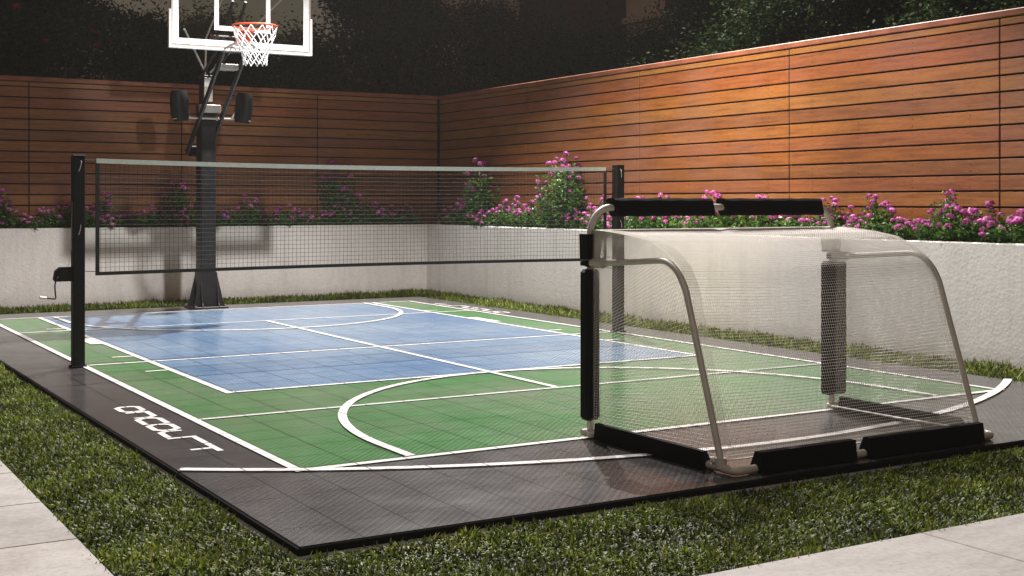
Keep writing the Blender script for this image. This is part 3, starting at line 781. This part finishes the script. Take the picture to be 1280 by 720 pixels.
for k in range(len(rings)-1):
    for j in range(nn):
        jj = j-1 if k % 2 == 0 else j+1
        m.tube([rp(k, j), rp(k+1, j)], .0062 if k < 2 else .0055, 6); m.tube([rp(k, j), rp(k+1, jj)], .0062 if k < 2 else .0055, 6)
        m.sphere(rp(k+1, j), .0085, 6, 4)
m.build('hoop_net', M_hoopcord, rim)

# ------------------------------------------------------------------ flowering plants
def leaf_cloud(pos, size, aspect=.45, up=.3):
    n = len(pos)
    d = RNG.normal(size=(n, 3)); d[:, 2] = d[:, 2]*.6+up; d /= np.linalg.norm(d, axis=1)[:, None]
    r = RNG.normal(size=(n, 3)); s_ = np.cross(d, r); s_ /= np.linalg.norm(s_, axis=1)[:, None]; nrm = np.cross(d, s_)
    l = size*RNG.uniform(.6, 1.3, n)[:, None]; w_ = l*aspect
    v = np.stack([pos, pos+d*l*.5+s_*w_*.5-nrm*l*.06, pos+d*l+nrm*-.12*l, pos+d*l*.5-s_*w_*.5-nrm*l*.06], 1)
    return v.reshape(-1, 3)
def quads(n): return np.arange(n*4).reshape(-1, 4)
def head_mesh(r=.026):
    n = 46; p = RNG.normal(size=(n, 3)); p /= np.linalg.norm(p, axis=1)[:, None]; p[:, 2] = np.abs(p[:, 2])*.9-.15
    nrm = p.copy(); c = p*r*np.array([1, 1, .8])
    a = np.cross(nrm, RNG.normal(size=(n, 3))); a /= np.linalg.norm(a, axis=1)[:, None]; b = np.cross(nrm, a); b /= np.linalg.norm(b, axis=1)[:, None]
    s_ = r*.30
    v = np.stack([c+a*s_, c+b*s_+nrm*s_*.35, c-a*s_, c-b*s_+nrm*s_*.35], 1).reshape(-1, 3)
    t = np.repeat(np.clip(.25+.5*p[:, 2]+RNG.normal(0, .22, n), 0, 1), 4)
    return v, quads(n), t
def mesh_data(name, v, q, mat, t):
    o = np_mesh(name, v, q, mat, None, t); me = o.data; bpy.data.objects.remove(o); return me
heads = [mesh_data('flower_head', *(lambda h_: (h_[0], h_[1], M_petal, h_[2]))(head_mesh(r))) for r in (.029, .036, .032)]
def plant_proto(kind):
    """kind: (height, radius, stems, leaves per stem, heads)"""
    H, Rd, ns, nl, nh_ = kind
    st = MB(); pos = []; tips = []
    for i in range(ns):
        a = random.uniform(0, 2*math.pi); rr = Rd*math.sqrt(random.random()); hh = H*random.uniform(.55, 1.0)*(1-.35*(rr/Rd)**2)
        x1, y1 = rr*math.cos(a), rr*math.sin(a); x0, y0 = x1*.35, y1*.35
        mid = (x0*.4+x1*.6+random.uniform(-.02, .02), y0*.4+y1*.6, hh*.55)
        st.tube([(x0, y0, 0), mid, (x1, y1, hh)], [.0035, .003, .002], 4, caps=False); tips.append((x1, y1, hh))
        for k in range(nl):
            f = random.uniform(.08, 1.0)
            if f < .55: p = Vector((x0, y0, 0)).lerp(Vector(mid), f/.55)
            else: p = Vector(mid).lerp(Vector((x1, y1, hh)), (f-.55)/.45)
            pos.append(p)
    me_s = st; pos = np.array(pos) + RNG.normal(0, .012, (len(pos), 3))
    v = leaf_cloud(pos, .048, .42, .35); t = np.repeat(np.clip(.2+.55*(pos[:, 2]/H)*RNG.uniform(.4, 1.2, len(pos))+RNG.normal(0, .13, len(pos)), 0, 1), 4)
    fo = mesh_data('foliage', v, quads(len(pos)), M_leaf, t)
    so = me_s.build('stems', M_leaf); sm = so.data; bpy.data.objects.remove(so)
    tips.sort(key=lambda p: -p[2]); return fo, sm, tips[:nh_//2]+random.sample(tips[nh_//2:], nh_-nh_//2)
low = [plant_proto((.34, .21, 32, 26, 17)), plant_proto((.27, .22, 32, 26, 15)), plant_proto((.44, .19, 27, 26, 15)), plant_proto((.30, .22, 32, 25, 14)), plant_proto((.37, .20, 26, 22, 12))]
mid_ = [plant_proto((.62, .22, 34, 26, 12)), plant_proto((.52, .20, 30, 24, 9))]
tall = [plant_proto((.92, .32, 90, 36, 44))]
ORD = ['first', 'second', 'third', 'fourth', 'fifth', 'sixth', 'seventh', 'eighth', 'ninth', 'tenth', 'eleventh', 'twelfth', 'thirteenth', 'fourteenth', 'fifteenth', 'sixteenth', 'seventeenth', 'eighteenth', 'nineteenth', 'twentieth',
       'twenty-first', 'twenty-second', 'twenty-third', 'twenty-fourth', 'twenty-fifth', 'twenty-sixth', 'twenty-seventh', 'twenty-eighth', 'twenty-ninth', 'thirtieth', 'thirty-first', 'thirty-second', 'thirty-third', 'thirty-fourth', 'thirty-fifth', 'thirty-sixth', 'thirty-seventh', 'thirty-eighth', 'thirty-ninth', 'fortieth', 'forty-first', 'forty-second', 'forty-third', 'forty-fourth', 'forty-fifth']
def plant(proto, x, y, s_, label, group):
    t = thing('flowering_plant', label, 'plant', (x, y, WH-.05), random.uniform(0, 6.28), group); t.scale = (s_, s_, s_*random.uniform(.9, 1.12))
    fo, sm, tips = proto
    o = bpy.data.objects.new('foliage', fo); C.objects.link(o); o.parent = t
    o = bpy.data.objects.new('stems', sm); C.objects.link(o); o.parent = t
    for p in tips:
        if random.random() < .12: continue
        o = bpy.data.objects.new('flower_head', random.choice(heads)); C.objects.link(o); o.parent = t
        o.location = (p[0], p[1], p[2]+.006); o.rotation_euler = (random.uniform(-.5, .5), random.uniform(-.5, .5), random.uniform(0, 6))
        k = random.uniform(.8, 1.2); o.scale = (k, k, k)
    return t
yy = 9.75; i = 0
while yy > -.9:
    plant(random.choice(low), 6.03+random.uniform(-.025, .02), yy, random.uniform(.85, 1.05), f'{ORD[i]} low pink-flowered plant from the fence corner along the orange fence', 'low flowering plants in the raised bed'); i += 1
    yy -= random.uniform(.225, .265)
xx = 5.6; i = 0
while xx > -1.6:
    plant(random.choice(low), xx, 10.32+random.uniform(-.02, .03), random.uniform(.85, 1.05), f'{ORD[i]} low pink-flowered plant from the fence corner along the dark rear fence', 'low flowering plants in the raised bed'); i += 1
    xx -= random.uniform(.225, .265)
plant(tall[0], 6.0, 7.02, 1.0, 'tallest bushy pink-flowered plant, behind the net beside the right net post', 'tall flowering plants in the raised bed')
plant(mid_[0], 6.02, 8.95, 1.35, 'tall dim flowering plant near the fence corner, standing apart from the tallest bush', 'tall flowering plants in the raised bed')
plant(mid_[0], 4.62, 10.34, 1.35, 'tall dark flowering plant against the rear fence between hoop and corner', 'tall flowering plants in the raised bed')
plant(mid_[1], 2.52, 10.33, 1.25, 'flowering plant rising just beside the hoop pole', 'tall flowering plants in the raised bed')
plant(mid_[1], .40, 10.33, 1.15, 'taller flowering plant at the far end of the rear bed', 'tall flowering plants in the raised bed')
plant(mid_[1], 1.62, 10.33, .9, 'flowering plant a little above its neighbours between post and hoop pole', 'tall flowering plants in the raised bed')
for (yq, s_, lb) in ((2.75, .85, 'leggy flowering plant rising behind the goal crossbar end'), (2.28, .80, 'leggy flowering plant with high blossoms above the sloping goal net'), (1.50, .88, 'leggy flowering plant with the highest blossoms beyond the goal'), (6.25, .85, 'leggy flowering plant just past the right net post'), (5.2, .80, 'leggy flowering plant half hidden by the goal crossbar padding')):
    plant(mid_[1], 6.03, yq, s_, lb, 'tall flowering plants in the raised bed')

# ------------------------------------------------------------------ trees behind the fences
def crown_data(H, Rr, n, leaf, clumps, low_=.25):
    cs = []
    for i in range(clumps):
        a = random.uniform(0, 2*math.pi); u = random.random()**.5; zz = random.uniform(low_, 1)
        env = math.sin(min(1, (zz-low_)/(1-low_)*.9+.12)*math.pi)**.55
        cs.append((Rr*u*env*math.cos(a), Rr*u*env*math.sin(a), H*zz, random.uniform(.16, .34)*Rr))
    cs = np.array(cs); k = RNG.integers(0, clumps, n)
    pos = cs[k, :3] + RNG.normal(size=(n, 3))*cs[k, 3:4]*np.array([.6, .6, .5])
    pos = pos[pos[:, 2] > H*low_*.6]
    v = leaf_cloud(pos, leaf, .5, .1); tc_ = RNG.uniform(0, 1, clumps)[k][:len(pos)]
    t = np.repeat(np.clip(.15+.45*tc_+RNG.normal(0, .16, len(pos)), 0, 1), 4)
    return mesh_data('crown', v, quads(len(pos)), M_crown, t), cs
protos = [crown_data(4.6, 1.25, 48000, .062, 95), crown_data(4.0, 1.15, 42000, .058, 85), crown_data(3.4, 1.2, 40000, .055, 85), crown_data(5.0, 1.2, 48000, .062, 85)]
M_green_crown = leaf_mat('shrub_leaves', [(.012, .022, .007), (.021, .044, .011), (.034, .066, .016), (.058, .09, .028)], .2, .75, .08)
green_crowns = []
for cm, cs in protos:
    g_ = cm.copy(); g_.materials[0] = M_green_crown; green_crowns.append(g_)
def trunk_data(cs, H):
    m = MB(); m.tube([(0, 0, 0), (.03, .02, H*.3), (-.02, .03, H*.6), (0, 0, H*.85)], [.09, .075, .05, .02], 8)
    for c in cs[:16]: m.tube([(0, 0, H*.25), (c[0]*.5, c[1]*.5, (H*.25+c[2])*.52), tuple(c[:3])], [.035, .022, .008], 5)
    o = m.build('trunk', M_bark); me = o.data; bpy.data.objects.remove(o); return me
Hs = [4.6, 4.0, 3.4, 5.0]; trunks = [trunk_data(cs, h_) for (cm, cs), h_ in zip(protos, Hs)]
def blob_heads(t, n, R_, z0, z1):
    for k in range(n):
        o = bpy.data.objects.new('blossom', redhead); C.objects.link(o); o.parent = t
        a = random.uniform(math.pi, 2*math.pi); o.location = (R_*math.cos(a), R_*math.sin(a)*.95, random.uniform(z0, z1)); o.scale = (2.0,)*3
vh, qh, th = head_mesh(.03); redhead = mesh_data('blossom', vh, qh, M_red, th)
def tree(k, x, y, s_, label, group, red=0, name='tree'):
    t = thing(name, label, 'tree' if name == 'tree' else 'shrub', (x, y, -.07), random.uniform(0, 6.28), group); t.scale = (s_, s_, s_)
    for nm, me in (('crown', green_crowns[k] if name == 'shrub' else protos[k][0]), ('trunk', trunks[k])):
        o = bpy.data.objects.new(nm, me); C.objects.link(o); o.parent = t
    if red:
        t.rotation_euler = (0, 0, 0); blob_heads(t, red, 1.05, 3.0, 4.2)
    return t
TG = 'dark trees beyond the rear fence'; RG = 'shrubs beyond the orange fence'
tree(0, 1.42, 12.70, 1.094, 'dark tree dotted with red blossoms beyond the rear fence, above the crank net post', TG, 6)
tree(0, 0.17, 12.50, 1.089, 'dark tree with few red blossoms beyond the far end of the rear fence', TG, 3)
tree(3, 1.20, 14.60, 1.120, 'tall dark tree standing behind the red-blossomed pair', TG)
tree(1, 2.80, 12.90, 0.950, 'lower dark tree beyond the rear fence just beside the backboard', TG)
tree(2, 3.70, 12.70, 1.089, 'rounded dark shrub-like tree directly behind the hoop', TG)
tree(2, 5.06, 12.90, 1.051, 'low dark tree beneath the open gap of brown sky beside the backboard', TG)
tree(0, 6.90, 13.00, 1.212, 'big dark tree beyond the fence between hoop and fence corner', TG)
tree(3, 7.43, 15.20, 1.136, 'tall second-row tree rising behind the big tree near the fence corner', TG)
tree(2, 4.20, 15.00, 1.126, 'rounded second-row tree seen through the glass backboard', TG)
tree(1, 8.45, 13.00, 1.094, 'dark tree just past the fence corner, in front of the pale end of the house', TG)
tree(2, 9.97, 13.40, 1.171, 'rounded dark tree at the foot of the house chimney', TG)
tree(2, 8.60, 10.09, 1.031, 'low shrub beyond the orange fence near the corner below the brick strip', RG, name='shrub')
tree(2, 8.65, 8.85, 1.008, 'low shrub beyond the orange fence below the house window', RG, name='shrub')
tree(2, 8.55, 7.59, 1.108, 'leafy shrub beyond the orange fence partly hiding the house window', RG, name='shrub')
tree(1, 8.55, 6.14, 1.020, 'tall leafy green shrub beyond the middle of the orange fence', RG, name='shrub')
tree(0, 8.75, 4.99, 0.960, 'dark shrub beyond the pinkish boards of the orange fence', RG, name='shrub')
tree(0, 8.65, 3.42, 0.921, 'dark shrub beyond the near end of the orange fence', RG, name='shrub')
tree(1, 8.55, 1.87, 0.980, 'shrub nearest the viewer beyond the orange fence', RG, name='shrub')

# ------------------------------------------------------------------ house behind the corner
house = thing('house', 'dim pale house with dark chimney and window rising beyond the fence corner', 'house', (15, 16, -.06))
def hs(p): return (p[0]-15, p[1]-16, p[2]+.06)
def hbox(name, mat, x0, x1, y0, y1, z0, z1, parent=house, ch=0):
    m = MB(); a = hs((x0, y0, z0)); b_ = hs((x1, y1, z1)); m.box(a[0], b_[0], a[1], b_[1], a[2], b_[2], ch=ch); return m.build(name, mat, parent)
# west wall in pieces round the window openings
m = MB()
for (y0, y1, z0, z1) in ((9.0, 14.0, 0, 4.50), (12.97, 14.0, 4.62, 7.2), (9.0, 10.2, 4.62, 7.2), (10.2, 12.97, 6.3, 7.2), (17.4, 22.5, 0, 7.2)):
    a = hs((12.0, y0, z0)); b_ = hs((12.25, y1, z1)); m.box(a[0], b_[0], a[1], b_[1], a[2], b_[2])
a = hs((12.26, 9.2, 0)); b_ = hs((18, 22.3, 7.0)); 
m.build('wall', M_hwall, house)
hbox('core_wall', M_hdark, 12.45, 18, 9.2, 22.3, 0, 7.0)
wn = hbox('window', M_hglass, 12.30, 12.33, 10.2, 12.97, 4.62, 6.3)
m = MB()
for (y0, y1, z0, z1) in ((10.2, 12.97, 4.625, 4.72), (10.2, 12.97, 6.2, 6.295), (10.2, 10.3, 4.72, 6.2), (12.87, 12.965, 4.72, 6.2), (11.5, 11.6, 4.72, 6.2)):
    a = hs((12.12, y0, z0)); b_ = hs((12.295, y1, z1)); m.box(a[0], b_[0], a[1], b_[1], a[2], b_[2])
m.build('frame', M_hframe, wn)
hbox('sill', M_hwall, 11.90, 12.30, 9.0, 14.0, 4.505, 4.615)
ch_ = hbox('chimney', M_hdark, 11.7, 12.4, 14.05, 17.35, 0, 8.5)
hbox('brick_strip', M_brick, 11.60, 11.697, 14.7, 15.3, 0, 8.4, ch_)
hbox('brick_strip', M_hframe, 11.62, 11.697, 14.06, 14.3, 0, 8.4, ch_)
m = MB(); m.prism([(11.3-15, 7.27), (18.6-15, 7.27), (15.0-15, 9.3)], 8.6-16, 22.9-16, 'y'); m.build('roof', M_hdark, house)

# ------------------------------------------------------------------ camera
cam = bpy.data.cameras.new('camera'); co = bpy.data.objects.new('camera', cam); C.objects.link(co)
cam.sensor_width = 36; cam.lens = 1593.56*36/1280; cam.shift_y = -(360-251.99)/1280; cam.clip_end = 1000; cam.clip_start = .05
co.location = (-2.10516, -5.34583, 1.2); co.rotation_euler = (math.radians(90), 0, -math.radians(30.981))
SC.camera = co

# ------------------------------------------------------------------ light
w = bpy.data.worlds.new('World'); SC.world = w; w.use_nodes = True; nt = w.node_tree
bg = nt.nodes['Background']; sky = nt.nodes.new('ShaderNodeTexSky'); sky.sky_type = 'NISHITA'; sky.sun_disc = False
sky.sun_elevation = math.radians(3); sky.sun_rotation = math.radians(200); sky.dust_density = 4
mx = mixc(nt, .25, (.95, .62, .45), sky.outputs[0]); nt.links.new(mx, bg.inputs[0]); bg.inputs[1].default_value = .088

def spot(name, loc, aim, watts, angle, blend, col, radius):
    l = bpy.data.lights.new(name, 'SPOT'); l.energy = watts; l.spot_size = math.radians(angle); l.spot_blend = blend; l.color = col; l.shadow_soft_size = radius
    o = bpy.data.objects.new(name, l); C.objects.link(o); o.location = loc
    o.rotation_euler = (Vector(aim)-Vector(loc)).to_track_quat('-Z', 'Y').to_euler(); return o
LC = (1, .95, .925)
spot('unseen_floodlight', (7.1, 10.6, 11.6), (1.6, 2.2, 0), 20000, 62, .35, LC, .10)
spot('unseen_floodlight', (2.40, 3.7, 6.2), (2.4, 3.8, 0), 2750, 112.5, .30, LC, .10)
spot('unseen_floodlight', (-3.0, -5.5, 6.5), (.9, -1.2, 0), 480, 54, .8, LC, .3)  # added fill lamp behind the camera, put in to brighten the foreground
spot('added_hoop_spot', (1.2, -4.5, 4.0), (2.37, 7.6, 3.3), 1300, 13, .5, LC, .1)  # added lamp without a fixture, brightens backboard, rim and hoop net
spot('garden_spotlight', (3.0, 2.6, 4.0), (6.2, 4.4, 1.55), 900, 46, 1, (1, .86, .54), .25)
spot('garden_spotlight', (3.2, .4, 3.4), (6.2, 2.3, 1.9), 110, 44, 1, (1, .42, .70), .25)

# thin night haze over the yard
m = MB(); m.box(-30, 30, -14, 34, -1.2, 13.5); hz = m.build('haze', M_white); hz.data.materials.clear()
hm = bpy.data.materials.new('haze'); hm.use_nodes = True; hn = hm.node_tree; hn.nodes.clear()
ho = hn.nodes.new('ShaderNodeOutputMaterial'); pv = hn.nodes.new('ShaderNodeVolumePrincipled')
pv.inputs['Color'].default_value = (.8, .76, .70, 1); pv.inputs['Density'].default_value = .0009; pv.inputs['Anisotropy'].default_value = .2
hn.links.new(pv.outputs[0], ho.inputs['Volume']); hz.data.materials.append(hm); hz['kind'] = 'stuff'

# ------------------------------------------------------------------ render settings
SC.view_settings.view_transform = 'Standard'; SC.view_settings.look = 'None'; SC.view_settings.exposure = 0; SC.view_settings.gamma = 1
SC.render.engine = 'CYCLES'; SC.cycles.use_denoising = True
SC.cycles.max_bounces = 6; SC.cycles.transparent_max_bounces = 16; SC.cycles.sample_clamp_indirect = 4
